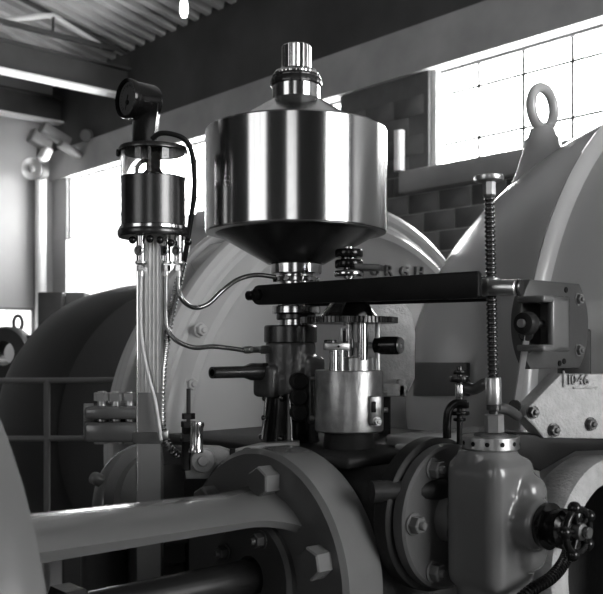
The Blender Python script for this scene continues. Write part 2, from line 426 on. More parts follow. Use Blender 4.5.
# casing 1: ringed head with embossed lettering
c1 = P(316, 440, 3.6)
t = thing('turbine_casing', 'pale ringed turbine casing with embossed letters behind the polished drum', 'turbine casing', (c1.x, c1.y, 0))
body = [(0, -.25), (.80, -.25), (.84, -.2), (.84, -.03), (.915, -.022), (.935, -.01), (.94, .01), (.935, .03), (.915, .04), (.83, .05), (.79, .06), (.79, .125), (.83, .135),
        (.915, .145), (.935, .158), (.94, .18), (.933, .203), (.915, .216), (.893, .217), (.878, .208), (.865, .214), (.852, .236), (.828, .255), (.80, .258), (.785, .248), (.77, .243), (.6, .25), (.3, .27), (.27, .28), (.26, .33), (.16, .37), (0, .37)]
M1 = frame(c1, UP.cross(nB), nB)
put('casing_shell', solid_lathe(body, 144), 'paint_case', M1, t)
for k in range(14):
    th = 2*PI*k/14+.03
    put('web', box(.145, .12, .11, .012), 'paint_case', M1 @ Matrix.Rotation(th, 4, 'Z') @ T((.85, 0, .093)), t)
def plane_hit(px, py, p0, n):
    o = Vector((0, 0, CZ)); r = (P(px, py, 1)-o).normalized()
    return o+r*((p0-o).dot(n)/r.dot(n))
fp = c1+nB*.250
lx = UP.cross(nB)
bl = bolt(.02, .02)
for px, py in ((190, 384), (200, 330), (212, 440)): put('bolt', bl, 'paint_case', frame(plane_hit(px, py, c1+nB*.243, nB), UP, nB), t)
for ch, px in (('U', 369), ('R', 384), ('G', 399), ('H', 414)):
    q = plane_hit(px, 276+(px-390)*.04, fp, nB)
    put('raised_letter', text_mesh(ch, .062, .008), 'paint', frame(q, lx, nB) @ Matrix.Scale(1.25, 4, (1, 0, 0)), t)  # darker grey imitates the shading of the embossed letters
# split-joint flange with studs on its left
for y0, y1, ex in ((404, 417, 0), (419, 439, .0)):
    q0 = P(97+ex, y1, 2.8); hgt = (y1-y0)/FPX*2.8
    put('joint_flange', box(.19, .24, hgt, .012), 'paint', T(P(122, (y0+y1)/2, 2.9)) @ RZ @ Matrix.Rotation(-ANG, 4, 'Z'), t)
st = join([(cyl(.014, .165, 12), None), (hexa(.026, .026, .0), None), (hexa(.026, .026, .135), None)])
for px in (102, 116, 130): put('stud', st, 'satin', T(P(px, 443.5, 2.84)), t)
for k in range(3): put('stud_nut', hexa(.02, .03), 'satin', along(P(93.5, 409+k*11, 2.85), (-1, -.3, 0)), t)

# casing 2: bullet-shaped with eyebolt and seam rib
_c2 = toAB(P(700, 400, 2.9)); A2, B2, Z2 = _c2
def r2(s): # radius against distance s along +b from the rib
    if s <= 0: return .95
    return .95*max(0, 1-s**1.6)**.5
t2 = thing('eyebolt_casing', 'smooth grey bullet-shaped turbine casing crowned by an eyebolt', 'turbine casing', AB(A2, B2, FL))
M2 = frame(AB(A2, B2, Z2), UP.cross(BX), BX)
prof2 = [(0, -.9), (.95, -.9)]+[(r2(s/60), s/60) for s in range(-40, 58, 2)]+[(r2(.975), .975), (r2(.99), .99), (0, 1.0)]
me2 = solid_lathe(prof2, 128)
put('casing_shell', me2, 'paint_case', M2, t2)
put('seam_rib', lathe([(.93, -.022), (.965, -.018), (.985, -.010), (.992, 0), (.985, .010), (.965, .018), (.93, .022), (.93, -.022)], 128, cap=False), 'paint_case', M2, t2)
bv2 = BVHTree.FromPolygons([M2 @ v.co for v in me2.vertices], [p.vertices[:] for p in me2.polygons])
def hit(px, py, bv):
    o = Vector((0, 0, CZ)); r = (P(px, py, 1)-o).normalized(); h = bv.ray_cast(o, r)
    return h[0], h[1]
aE = A2-.40; bE = B2
while CX+FPX*(AB(aE, bE, 0).x/AB(aE, bE, 0).y) > 543: bE += .002
se = bE-B2; eb = AB(aE, bE, 0); dE = eb.y
bz = [(Z(245, dE), .19), (Z(215, dE), .15), (Z(192, dE), .115), (Z(176, dE), .086), (Z(156, dE), .066), (Z(148, dE), .058), (Z(140, dE), .055), (Z(137, dE), .046), (Z(129, dE), .038), (Z(127, dE), .02)]
put('lifting_boss', lathe([(0, bz[0][0])]+[(r, z) for z, r in bz]+[(0, Z(126, dE))], 40), 'paint_case', T((eb.x, eb.y, CZ)), t2)
ec = Vector((eb.x, eb.y, CZ+Z(108, dE)))
put('eyebolt_ring', sweep([ec+(AX*math.cos(th)+UP*math.sin(th))*.064 for th in [2*PI*k/40 for k in range(41)]], .0165, 14, 1, False), 'paint_case', None, t2)
# dark plate lying on the casing
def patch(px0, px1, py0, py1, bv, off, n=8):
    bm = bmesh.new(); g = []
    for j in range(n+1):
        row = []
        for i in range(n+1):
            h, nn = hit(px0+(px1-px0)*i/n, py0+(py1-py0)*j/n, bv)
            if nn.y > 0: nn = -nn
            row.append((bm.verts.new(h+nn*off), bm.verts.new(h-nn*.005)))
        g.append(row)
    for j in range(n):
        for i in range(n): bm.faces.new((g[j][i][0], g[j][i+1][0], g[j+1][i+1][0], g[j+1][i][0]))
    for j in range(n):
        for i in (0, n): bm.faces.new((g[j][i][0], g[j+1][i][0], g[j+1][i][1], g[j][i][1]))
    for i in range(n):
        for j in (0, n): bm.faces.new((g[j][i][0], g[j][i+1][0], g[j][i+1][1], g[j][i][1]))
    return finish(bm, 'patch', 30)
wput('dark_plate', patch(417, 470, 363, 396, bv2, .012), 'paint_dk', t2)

# casing 3: dark dome in the left distance
c3 = P(162, 425, 4.6); K3 = 4.6/3.75
t = thing('dark_casing', 'dark domed casing behind the hand rail at left', 'turbine casing', (c3.x, c3.y, 0))
M3 = frame(c3, UP.cross(nB), nB)
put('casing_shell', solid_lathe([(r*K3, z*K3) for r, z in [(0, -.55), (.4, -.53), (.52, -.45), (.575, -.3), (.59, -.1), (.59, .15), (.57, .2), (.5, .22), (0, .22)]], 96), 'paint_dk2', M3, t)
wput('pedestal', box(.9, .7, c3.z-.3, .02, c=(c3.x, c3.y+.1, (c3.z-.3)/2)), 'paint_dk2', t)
# small far machine with a bright bearing hole, and a little eyebolt
d = 6.2
t = thing('bearing_bracket', 'small far bearing bracket with a pale round bore at left edge', 'bearing', (P(18, 350, d).x, d, 0))
put('bearing_ring', lathe([(.075, 0), (.17, 0), (.18, .03), (.18, .12), (.17, .15), (.085, .15), (.075, 0)], 32, cap=False), 'paint_dk2', along(P(14, 353, d), (-.2, -1, 0)), t)
put('bracket_base', box(.5, .25, 1.0, .03), 'paint_dk2', T(P(14, 353, d)+Vector((0, .0, -.66))), t)
put('bracket_top', box(.36, .22, .04, .01), 'paint_dk2', T(P(14, 338, d)), t)
put('lifting_eye', sweep([P(18, 323, d)+(Vector((1, 0, 0))*math.cos(th)*.03+UP*math.sin(th)*.05) for th in [2*PI*k/24 for k in range(25)]], .012, 8, 1, False), 'paint_dk', None, t)
put('eye_shank', cyl(.02, .06, 10), 'paint_dk', T(P(18, 339, d)), t)
t = thing('control_cabinet', 'small dark cabinet standing under the far window', 'cabinet', (P(52, 300, 7.5).x, 7.5, 0))
q = P(54, 293, 7.5)
wput('cabinet_body', box(.2, .25, q.z, .01, c=(q.x, 7.5, q.z/2)), 'paint_dk', t)
wput('cabinet_side', box(.16, .2, q.z-.12, .01, c=(q.x+.2, 7.5, (q.z+.12)/2)), 'rail', t)
# hand rail
d = 3.9
t = thing('hand_rail', 'grey two-bar pipe hand rail before the dark casing', 'railing', (P(47, 400, d).x, d, 0))
for py in (380.5, 438.5): wput('rail_bar', sweep([P(-160, py+1, d), P(47, py, d), P(150, py-1, d+.1)], .0125, 10, 2, False), 'rail', t)
for px in (47, -110):
    q = P(px, 380, d); wput('rail_post', sweep([Vector((q.x, d, 0)), q], .014, 10, 2, False), 'rail', t)

# ================================================================== governor base case
# a: 1.17..1.75, b: 1.12..1.85 ; top at ZB
ZB = -.209
base = thing('regulator_case', 'dark cast governor base case carrying the pump and dashpot', 'machine base', AB(1.45, 1.45, FL))
q, mx = abbox(1.21, 1.70, 1.15, 1.80, -.85, ZB-.022, .03); put('case_body', q, 'iron', mx, base)
q, mx = abbox(1.24, 1.66, 1.18, 1.76, FL, -.85, .02); put('pedestal', q, 'iron', mx, base)
q, mx = abbox(1.20, 1.74, 1.21, 1.84, ZB-.024, ZB, .006); put('cover_plate', q, 'iron', mx, base)
q, mx = abbox(1.36, 1.72, 1.09, 1.24, ZB-.001, ZB+.012, .004); put('cover_flap', q, 'paint_case', mx, base)
q, mx = abbox(1.40, 1.70, 1.12, 1.30, ZB+.0, ZB+.024, .004); put('cover_flap', q, 'paint_case', mx, base)
put('oil_pipe', sweep([AB(1.17, 1.12, -.26), AB(1.30, 1.06, -.26), AB(1.5, 1.06, -.26)], .02, 12, 6), 'iron', None, base)

# ================================================================== servomotor yoke (front left)
sc = P(258, 575, 1.75); s_ab = toAB(sc); SA, SB, SZ = s_ab
yoke = thing('servomotor_yoke', 'grey cast servomotor yoke with bolted round flange in the foreground', 'yoke', AB(SA-.3, SB, FL))
MY = frame(sc, UP.cross(-AX), -AX)   # local z towards viewer-left
put('end_flange', lathe([(.10, 0), (.235, 0), (.245, -.008), (.245, -.092), (.238, -.1), (.10, -.1), (.10, 0)], 128, cap=False), 'paint', MY, yoke)
put('cylinder_neck', lathe([(.19, -.1), (.185, -.104), (.185, -.106), (0, -.106), (0, -.1), (.19, -.1)], 64, cap=False), 'iron', MY, yoke)
put('gland_ring', lathe([(.035, -.02), (.09, -.02), (.11, -.015), (.115, .012), (.108, .02), (.04, .02), (.035, -.02)], 64, cap=False), 'paint_dk', MY, yoke)
fb = hexa(.030, .034)
for k in range(6):
    th = math.radians(12+60*k)   # clockwise from the top as seen
    v = UP*math.cos(th)+BX*-1*math.sin(th)
    put('bolt', fb, 'paint', frame(sc+v*.192-AX*.001, UP, -AX) @ Matrix.Rotation(.2*k, 4, 'Z'), yoke)
nb = bolt(.014, .02)
for k in range(4):
    th = math.radians(25+90*k); v = UP*math.cos(th)-BX*math.sin(th)
    put('gland_nut', nb, 'paint_dk', frame(sc+v*.085-AX*.02, UP, -AX), yoke)
TL = .68
bigc = sc-AX*TL
MBG = frame(bigc, UP.cross(-AX), -AX)
put('cylinder_flange', lathe([(0, -.03), (.20, -.03), (.22, -.02), (.485, -.02), (.502, -.012), (.507, 0), (.507, .05), (.498, .065), (.48, .072), (.43, .085), (.41, .11), (0, .11)], 128), 'paint', MBG, yoke)
# arched strut: a shell segment about the servo axis, flaring into the flange
def strut(f0, f1, ri, ro, flare=True, n=40, m=14):
    bm = bmesh.new(); rows = []
    for i in range(n+1):
        u = TL*i/n; e = max(0, 1-u/.10); e = e*e*.7
        if not flare: e = 0
        e2 = max(0, 1-(TL-u)/.10)**2*.4
        g0 = f0-math.radians(15)*e; g1 = f1+math.radians(15)*e
        R_o = ro+.012*e+.016*(u/TL); row = []
        for j in range(m+1):
            f = g0+(g1-g0)*j/m; v = -BX*math.cos(f)+UP*math.sin(f); row.append(bm.verts.new(sc-AX*u+v*R_o))
        for j in range(m, -1, -1):
            f = g0+(g1-g0)*j/m; v = -BX*math.cos(f)+UP*math.sin(f); row.append(bm.verts.new(sc-AX*u+v*ri))
        rows.append(row)
    K = len(rows[0])
    for A_, B_ in zip(rows, rows[1:]):
        for j in range(K): bm.faces.new((A_[j], A_[(j+1) % K], B_[(j+1) % K], B_[j]))
    bm.faces.new(rows[0]); bm.faces.new(rows[-1])
    return finish(bm, 'strut', 40)
R_ = math.radians
wput('upper_strut', strut(R_(52), R_(125), .150, .164), 'paint', yoke)
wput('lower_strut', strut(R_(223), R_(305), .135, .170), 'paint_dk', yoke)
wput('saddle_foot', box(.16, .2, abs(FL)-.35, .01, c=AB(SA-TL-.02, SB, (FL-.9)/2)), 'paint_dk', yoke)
# piston rod
t = thing('piston_rod', 'dark oily piston rod with threaded end inside the yoke', 'rod', sc-AX*.5)
put('rod', cyl(.034, .42, 32), 'darksteel', along(sc-AX*.40, AX), t)
put('threaded_end', thread(.03, 0, .26, .012), 'iron', along(sc-AX*.64, AX), t)
put('lock_nut', hexa(.055, .04), 'iron', along(sc-AX*.42, AX), t)
# things glimpsed under the strut
t = thing('relay_cylinder', 'dim grey cylinder glimpsed through the yoke opening', 'cylinder', AB(1.2, 1.75, FL))
q = P(104, 560, 2.05)
put('cylinder_body', cyl(.052, .9, 32, .012), 'paint_dk', T(q+UP*(-.9+.02+.03)), t)
put('cylinder_cap', cyl(.06, .03, 32), 'paint', T(q+UP*.05), t)
put('side_pipe', cyl(.03, .9, 20), 'paint_dk', T(P(141, 560, 2.05)+UP*(-.85)), t)

# domed flange cover left of the base, behind the column
cc = P(155, 512, 2.2)
t = thing('pipe_elbow_cover', 'round grey flanged cover with lug behind the oiler column', 'cover', (cc.x, cc.y, 0))
MC = frame(cc, UP.cross(nB), (nB+UP*.35).normalized())
put('cover_disc', lathe([(0, 0), (.165, 0), (.172, .008), (.172, .04), (.165, .05), (.14, .052), (.135, .075), (.10, .085), (.095, .10), (0, .10)], 72), 'paint', MC, t)
put('lug', box(.05, .03, .03, .012), 'paint', MC @ Matrix.Rotation(R_(150), 4, 'Z') @ T((.175, 0, .03)), t)
put('lug', box(.05, .03, .03, .012), 'paint', MC @ Matrix.Rotation(R_(80), 4, 'Z') @ T((.175, 0, .03)), t)
put('pedestal', cyl(.11, cc.z-.02, 24), 'iron', T((cc.x, cc.y+.06, 0)), t)

# ================================================================== governor head
GD = 2.0
def gz(py): return CZ+Z(py, GD)
gx = P(296.2, 0, GD).x
u = GD/FPX
t = thing('flyball_governor', 'large polished steel governor drum with fluted cap on conical shoulders', 'governor', (gx, GD, gz(263)))
def G0(zpx): return T((gx, GD, 0))
put('drum_shell', lathe([(.18, gz(232)), (.2, gz(233)), (.2012, gz(232)), (.2012, gz(134)), (.1995, gz(132.5)), (.155, gz(132.5)), (.155, gz(132.5)-.01), (.18, gz(144)), (.18, gz(232))], 128, cap=False, ang=20), 'brushed', G0(0), t)
put('lower_cone', lathe([(.199, gz(233)), (.199, gz(233.6)), (.180, gz(234.2)), (.0645, gz(264)), (.0, gz(264)), (0, gz(233)), (.199, gz(233))], 96, cap=False, ang=20), 'darksteel', G0(0), t)
put('upper_cone', lathe([(0, gz(131.5)), (.166, gz(132)), (.166, gz(131.7)), (.054, gz(100.5)), (0, gz(100.5))], 96, cap=False, ang=20), 'steel', G0(0), t)
put('neck', lathe([(0, gz(102)), (.0535, gz(101)), (.0535, gz(87)), (0, gz(87))], 64), 'steel', G0(0), t)
lob = lambda n, k: (lambda th, r, z: r*(1+k*math.cos(n*th)))
put('serrated_collar', lathe([(0, gz(87.5)), (.055, gz(87.3)), (.0575, gz(86)), (.0575, gz(81.5)), (.055, gz(80)), (.0555, gz(79)), (.0535, gz(77)), (0, gz(76))], 96, fn=lob(18, .008)), 'darksteel', G0(0), t)
put('lobed_collar', lathe([(0, gz(77.5)), (.05, gz(77.5)), (.051, gz(75)), (.046, gz(72)), (.036, gz(70.5)), (0, gz(70.5))], 96, fn=lob(14, .03)), 'steel', G0(0), t)
put('fluted_cap', lathe([(0, gz(71)), (.0325, gz(71)), (.0325, gz(47.5)), (.029, gz(46)), (0, gz(46))], 96, fn=lob(12, .035)), 'steel', G0(0), t)
# coupling and spindle between drum and pump
t = thing('drive_coupling', 'stacked steel coupling rings between the drum and the pump body', 'coupling', (gx, GD, gz(326)))
for nm, r, y0, y1, m in (('upper_ring', .0565, 264, 274.5, 'steel'), ('spindle', .038, 274, 326, 'steel'), ('middle_ring', .046, 277, 282, 'steel'), ('lower_ring', .054, 306, 314, 'steel'), ('clamp_ring', .044, 314, 320, 'darksteel')):
    put(nm, lathe([(0, gz(y1)), (r-.002, gz(y1)), (r, gz(y1)+.002), (r, gz(y0)-.002), (r-.002, gz(y0)), (0, gz(y0))], 48), m, G0(0), t)
scr = cyl(.006, .012, 12)
for k in range(6): put('set_screw', scr, 'darksteel', along(Vector((gx, GD, gz(279.5)))+Vector((math.cos(k+.3), math.sin(k+.3), 0))*.040, (math.cos(k+.3), math.sin(k+.3), 0)), t)

# ================================================================== pump / pilot-valve body under the drum
bx0 = P(290.5, 0, GD).x; bo = Vector((bx0, GD, 0))
t = thing('pilot_valve_body', 'oily grey cylindrical pilot valve body with polished black foot', 'valve body', (bx0, GD, CZ+ZB))
put('top_flange', lathe([(0, gz(343)), (.056, gz(343)), (.059, gz(342)), (.059, gz(327)), (.056, gz(325.5)), (0, gz(325.5))], 48), 'darksteel', T(bo), t)
put('barrel', cast([(lathe([(0, gz(394)), (.052, gz(394)), (.056, gz(390)), (.056, gz(345)), (.054, gz(342)), (0, gz(342))], 40), T(bo)),
    (box(.05, .07, .07, .01), T((bx0-.045, GD-.02, gz(381))) @ RZ), (box(.05, .05, .15, .01), T((bx0+.045, GD-.02, gz(390))) @ RZ)], .0035, 4), 'castgrey', None, t)
put('foot', lathe([(0, gz(440.5)), (.066, gz(440.5)), (.064, gz(436)), (.058, gz(415)), (.053, gz(396)), (.052, gz(392)), (0, gz(392))], 48), 'blackg', T(bo), t)
put('edge_strip', sweep([Vector((bx0-.052, GD-.022, gz(397))), Vector((bx0-.056, GD-.022, gz(415))), Vector((bx0-.062, GD-.022, gz(438)))], .004, 8, 4), 'steel', None, t)
put('edge_strip', sweep([Vector((bx0-.001, GD-.054, gz(397))), Vector((bx0+.002, GD-.060, gz(415))), Vector((bx0+.004, GD-.066, gz(438)))], .003, 8, 4), 'steel', None, t)
rv = lathe([(0, -.002), (.007, 0), (.005, .005), (0, .007)], 12)
for px, py in ((264, 398), (282, 397), (262, 436), (281, 436), (264.5, 417)):
    q = P(px, py, GD); dx = q.x-bx0; rr = .058+(py-397)/43*.008; dx = max(-rr*.97, min(rr*.97, dx)); yy = math.sqrt(max(0, rr*rr-dx*dx))
    put('rivet', rv, 'darksteel', along((bx0+dx, GD-yy, q.z), (dx, -yy, 0)), t)
for py in (381, 397, 412):
    put('round_boss', cyl(.019, .03, 24, .005), 'iron', along(P(297, py, GD-.05), (.25, -1, 0)), t)
# stub pipe pointing left-near, with taper
sp = P(262, 371.5, GD-.03)
put('stub_pipe', lathe([(0, -.02), (.019, -.02), (.019, .03), (.013, .05), (.0125, .125), (.0125, .135), (.0075, .135), (.0075, .11), (0, .11)], 24), 'darksteel', along(sp, -AX), t)
put('pipe_union', lathe([(0, -.01), (.008, -.01), (.008, .02), (.0055, .022), (.0055, .04), (0, .04)], 6), 'satin', along(P(266, 349.5, GD-.04), -AX), t)

# ================================================================== spindle, gear wheel and dashpot to the right
DD = 1.872; dx0 = P(349, 0, DD).x; do = Vector((dx0, DD, 0))
def dz(py): return CZ+Z(py, DD)
v = DD/FPX
def ring(r, y0, y1, bev=.0015): return lathe([(0, dz(y1)), (r-bev, dz(y1)), (r, dz(y1)+bev), (r, dz(y0)-bev), (r-bev, dz(y0)), (0, dz(y0))], 40)
t = thing('adjusting_spindle', 'threaded spindle stacked with dark nuts above the lever', 'spindle', (dx0, DD, dz(300)))
put('spindle_rod', thread(.0115, dz(322), dz(247), .006), 'steel', T(do), t)
for nm, r, y0, y1, m in (('knurled_nut', .0285, 249.5, 257.5, 'blackg'), ('knurled_nut', .029, 260, 268.5, 'blackg'), ('washer', .017, 257, 260.5, 'steel'), ('flange_collar', .031, 271, 277, 'steel')):
    put(nm, lathe([(0, dz(y1)), (r-.002, dz(y1)), (r, dz(y1)+.003), (r, dz(y0)-.003), (r-.002, dz(y0)), (0, dz(y0))], 48, fn=lob(24, .012) if 'nut' in nm else None), m, T(do), t)
put('cam_plate', prism([(.0, -.03), (.06, -.022), (.08, 0), (.06, .022), (0, .03)], .012, .002), 'iron', T((dx0, DD, dz(270))) @ Matrix.Rotation(.35, 4, 'Z'), t)
t = thing('gear_wheel', 'dark toothed gear wheel with conical hub under the lever', 'gear', (dx0, DD, dz(325)))
def gear(th, r, z): return r*(1+(.022 if math.cos(72*th) > 0 else -.012)) if r > .09 else r
put('toothed_rim', lathe([(0, dz(323.5)), (.09, dz(323.5)), (.0995, dz(323.3)), (.0995, dz(317.5)), (.092, dz(317)), (0, dz(317))], 432, fn=gear, ang=30), 'darksteel', T(do), t)
put('conical_hub', lathe([(0, dz(318)), (.064, dz(318)), (.060, dz(316)), (.036, dz(301)), (.033, dz(299)), (0, dz(299))], 64), 'steel', T(do), t)
put('hub_sleeve', ring(.0115, 323, 358), 'steel', T(do), t)
t = thing('dashpot', 'dull machined dashpot cylinder with posts and side bracket', 'dashpot', (dx0, DD, CZ+ZB))
put('pot', lathe([(0, dz(431)), (.068, dz(431)), (.0713, dz(429.5)), (.0713, dz(371.5)), (.0698, dz(370)), (.03, dz(370)), (0, dz(372))], 72), 'machined', T(do), t)
put('pot_foot', lathe([(0, CZ+ZB), (.055, CZ+ZB), (.05, dz(431)), (0, dz(431))], 40), 'iron', T(do), t)
put('bearing_collar', ring(.0345, 357, 371), 'satin', T(do+Vector((.016, -.005, 0))), t)
put('plunger_rod', ring(.011, 322, 360), 'steel', T(do+Vector((.026, -.03, 0))), t)
put('plunger_rod', ring(.006, 322, 372), 'satin', T(do+Vector((.060, .0, 0))), t)
put('post', ring(.0095, 349, 371), 'steel', T(do+Vector((-.033, -.04, 0))), t)
put('post', ring(.006, 349, 371), 'steel', T(do+Vector((-.018, -.045, 0))), t)
bl_ = put('clamp_block', box(.052, .022, .0155, .002), 'satin', T((dx0-.028, DD-.045, dz(346.5))) @ Matrix.Rotation(.15, 4, 'Z'), t)
put('block_screw', cyl(.0025, .004, 10), 'black', along((dx0-.024, DD-.0555, dz(346.5)), (0, -1, 0)), bl_)
put('spring_cap', ring(.013, 340, 344), 'darksteel', T(do+Vector((-.04, -.04, 0))), t)
put('bright_fork', join([(box(.016, .012, .006, .001), T((0, 0, .014))), (box(.004, .012, .030, .001), T((-.007, 0, 0))), (box(.004, .012, .030, .001), T((.007, 0, 0)))]), 'satin', T((dx0-.011, DD-.03, dz(334))), t)
put('fork_pin', cyl(.0035, .04, 12), 'black', T((dx0-.011, DD-.035, dz(350))), t)
# side bracket on the pot
bq = P(374.5, 410, DD-.055)
br_ = put('side_bracket', box(.026, .02, .058, .003), 'machined', T(bq) @ Matrix.Rotation(.35, 4, 'Z'), t)
put('bracket_slot', box(.010, .006, .022, .002), 'black', T(P(373.5, 407, DD-.0665)) @ Matrix.Rotation(.35, 4, 'Z'), br_)
put('bracket_bolt', bolt(.008, .008), 'satin', along(P(377, 421.5, DD-.066), (.35, -1, 0)), br_)
for px, py in ((314, 378), (314, 418), (383.5, 392), (384, 410)):
    put('side_screw', cyl(.005, .008, 10), 'satin', along(P(px, py, DD), (1 if px > 349 else -1, -.2, 0)), t)
# knurled knob
t = thing('knurled_knob', 'black knurled knob with bright end beside the dashpot', 'knob', P(386, 356, DD-.02))
kd = (nB*.8+AX*.25).normalized(); ko = P(365, 345.5, DD+.02)
put('knob_shaft', cyl(.007, .06, 16), 'satin', along(ko-kd*.02, kd), t)
put('knob_barrel', lathe([(0, .022), (.012, .022), (.0175, .026), (.0185, .04), (.0185, .075), (.017, .08), (0, .08)], 48, fn=lob(24, .015)), 'blackg', along(ko, kd), t)
put('knob_end', lathe([(0, .079), (.0165, .079), (.0165, .083), (.006, .084), (.005, .081), (0, .081)], 32), 'satin', along(ko, kd), t)
# pale rounded cover behind the dashpot
q = P(384, 345, 2.18)
t = thing('pale_cover', 'pale rounded cover shell standing behind the dashpot', 'cover', (q.x, q.y, CZ+ZB))
out = [(-.06, -.12), (.045, -.11), (.06, -.08), (.062, .03), (.052, .075), (.03, .105), (-.06, .115)]
put('cover_shell', prism(out, .07, .012), 'rough', frame(q, (1, .15, 0), (.15, -1, 0)), t)
put('cover_foot', box(.03, .03, .17, .004), 'iron', T(q+Vector((.0, .0, -.2))), t)
q = P(393, 390, 2.1)
put('foot_block', box(.055, .04, .03, .004), 'rough', T(q), t)
put('foot_step', box(.02, .04, .04, .004), 'rough', T(q+Vector((.02, 0, .005))), t)

# ================================================================== lever arm
L0, L1 = P(262, 297, 2.035), P(476, 287.2, 1.635)
ld = (L1-L0).normalized(); ln = ld.cross(UP).normalized()
t = thing('control_lever', 'long black governor lever reaching right to the adjusting screw', 'lever', L0)
LL = (L1-L0).length
ML = frame(L0, ld, ln)      # x along lever, z sideways (towards viewer-left/near), y up
o2 = [(-.01, -.010), (0, -.019), (.01, -.0215), (LL-.004, -.0235), (LL, -.019), (LL, .019), (LL-.004, .0235), (.01, .0215), (0, .019), (-.01, .010)]
sgn = 1 if ML.to_3x3().col[1].z > 0 else -1
for off, xo in ((-.066, 0), (.054, .048)): put('lever_bar', prism(o2, .012, .0015), 'black', ML @ T((xo, 0, off)), t)
put('spacer_block', box(.09, .036, .108, .004), 'black', ML @ T((LL-.05, 0, 0)), t)
put('spacer_block', box(.04, .036, .108, .004), 'black', ML @ T((LL-.28, 0, 0)), t)
for off, xo in ((-.075, 0), (.066, .048)): put('pivot_nut', hexa(.013, .010), 'blackg', ML @ T((.012+xo, 0, off)), t)
put('pivot_nut', cyl(.011, .02, 16), 'blackg', along(L0+ln*.06+ld*.040, -ld), t)
put('end_pin', cyl(.0055, .14, 16), 'blackg', ML @ T((.055, 0, -.07)), t)
# shiny cross rod at the right end
R0, R1 = P(474, 287, 1.63), P(521, 287.5, 1.585)
t2_ = thing('lever_link_rod', 'short shiny rod joining the lever end to the screw collar', 'rod', R0)
rd = (R1-R0).normalized(); rl = (R1-R0).length
put('rod', cyl(.0105, rl, 24), 'steel', along(R0, rd), t2_)
put('end_knob', cyl(.015, .013, 24), 'darksteel', along(R1-rd*.012, rd), t2_)
put('screw_collar', lathe([(0, -.016), (.0155, -.016), (.0165, -.014), (.0165, .014), (.0155, .016), (0, .016)], 32), 'satin', T(P(491, 287, 1.612)), t2_)
put('collar_sleeve', cyl(.0145, .05, 24), 'satin', along(P(489, 287.5, 1.605), rd), t2_)

# ================================================================== adjusting screw (right)
S_t, S_b = P(488.8, 177.5, 1.61), P(494.5, 437, 1.612)
sd = (S_t-S_b).normalized(); sl = (S_t-S_b).length; su = 1.61/FPX
MS = along(S_b, sd)
def sy(py): return (437-py)/259.5*sl
t = thing('adjusting_screw', 'tall threaded adjusting screw with flat handwheel on top', 'screw', S_b)
put('threaded_rod', thread(.0098, sy(380), sy(195), .0082), 'darksteel', MS, t)
put('handwheel', lathe([(0, sy(182)), (.020, sy(182)), (.0255, sy(181)), (.0265, sy(179)), (.0262, sy(176.5)), (.024, sy(175.5)), (.012, sy(175.5)), (.010, sy(177)), (0, sy(177))], 64, fn=lambda th, r, z: r*(1+(.012*math.cos(30*th) if r > .024 else 0))), 'satin', MS, t)
put('hub', lathe([(0, sy(198)), (.009, sy(198)), (.0125, sy(195)), (.0125, sy(181.5)), (0, sy(181.5))], 8, ang=10), 'satin', MS, t)
put('sleeve', lathe([(0, sy(404.5)), (.0135, sy(404.5)), (.0142, sy(403)), (.0142, sy(379)), (.013, sy(377.5)), (0, sy(377.5))], 32), 'satin', MS, t)
put('neck', lathe([(0, sy(416)), (.009, sy(416)), (.009, sy(411)), (.013, sy(410)), (.013, sy(405)), (0, sy(404))], 24), 'darksteel', MS, t)
put('lock_nut', hexa(.0175, sy(414)-sy(432), sy(432)), 'satin', MS, t)
# neighbouring guide post
GP = 1.72
t = thing('guide_post', 'slim dark post with knurled collars left of the adjusting screw', 'post', P(458, 440, GP))
def gp(r, y0, y1, m, nm, fl=None):
    put(nm, lathe([(0, CZ+Z(y1, GP)), (r-.001, CZ+Z(y1, GP)), (r, CZ+Z(y1, GP)+.002), (r, CZ+Z(y0, GP)-.002), (r-.001, CZ+Z(y0, GP)), (0, CZ+Z(y0, GP))], 48, fn=fl), m, T((P(459.5, 0, GP).x, GP, 0)), t)
gp(.0055, 366, 445, 'darksteel', 'rod'); gp(.008, 384, 402, 'steel', 'sleeve')
for y0, y1, r in ((370, 374, .013), (376, 382, .019), (402, 408, .018), (411, 415, .019), (418, 421, .012)): gp(r, y0, y1, 'blackg', 'knurled_collar', lob(16, .02))
put('curved_handle', sweep([P(466, 404, GP-.02), P(456, 403, GP-.02), P(449, 410, GP-.02), P(447, 422, GP-.02), P(447, 438, GP-.02)], .008, 10, 6), 'blackg', None, t)
put('support_arm', sweep([P(458, 384, GP+.02), P(474, 389, GP), P(486, 383, GP-.02), P(500, 384, GP-.02)], .011, 8, 6), 'paint_dk', None, t)
put('support_arm', sweep([P(494, 408, GP-.08), P(506, 409, GP-.06), P(518, 416, GP-.02)], .010, 8, 6), 'paint_dk', None, t)

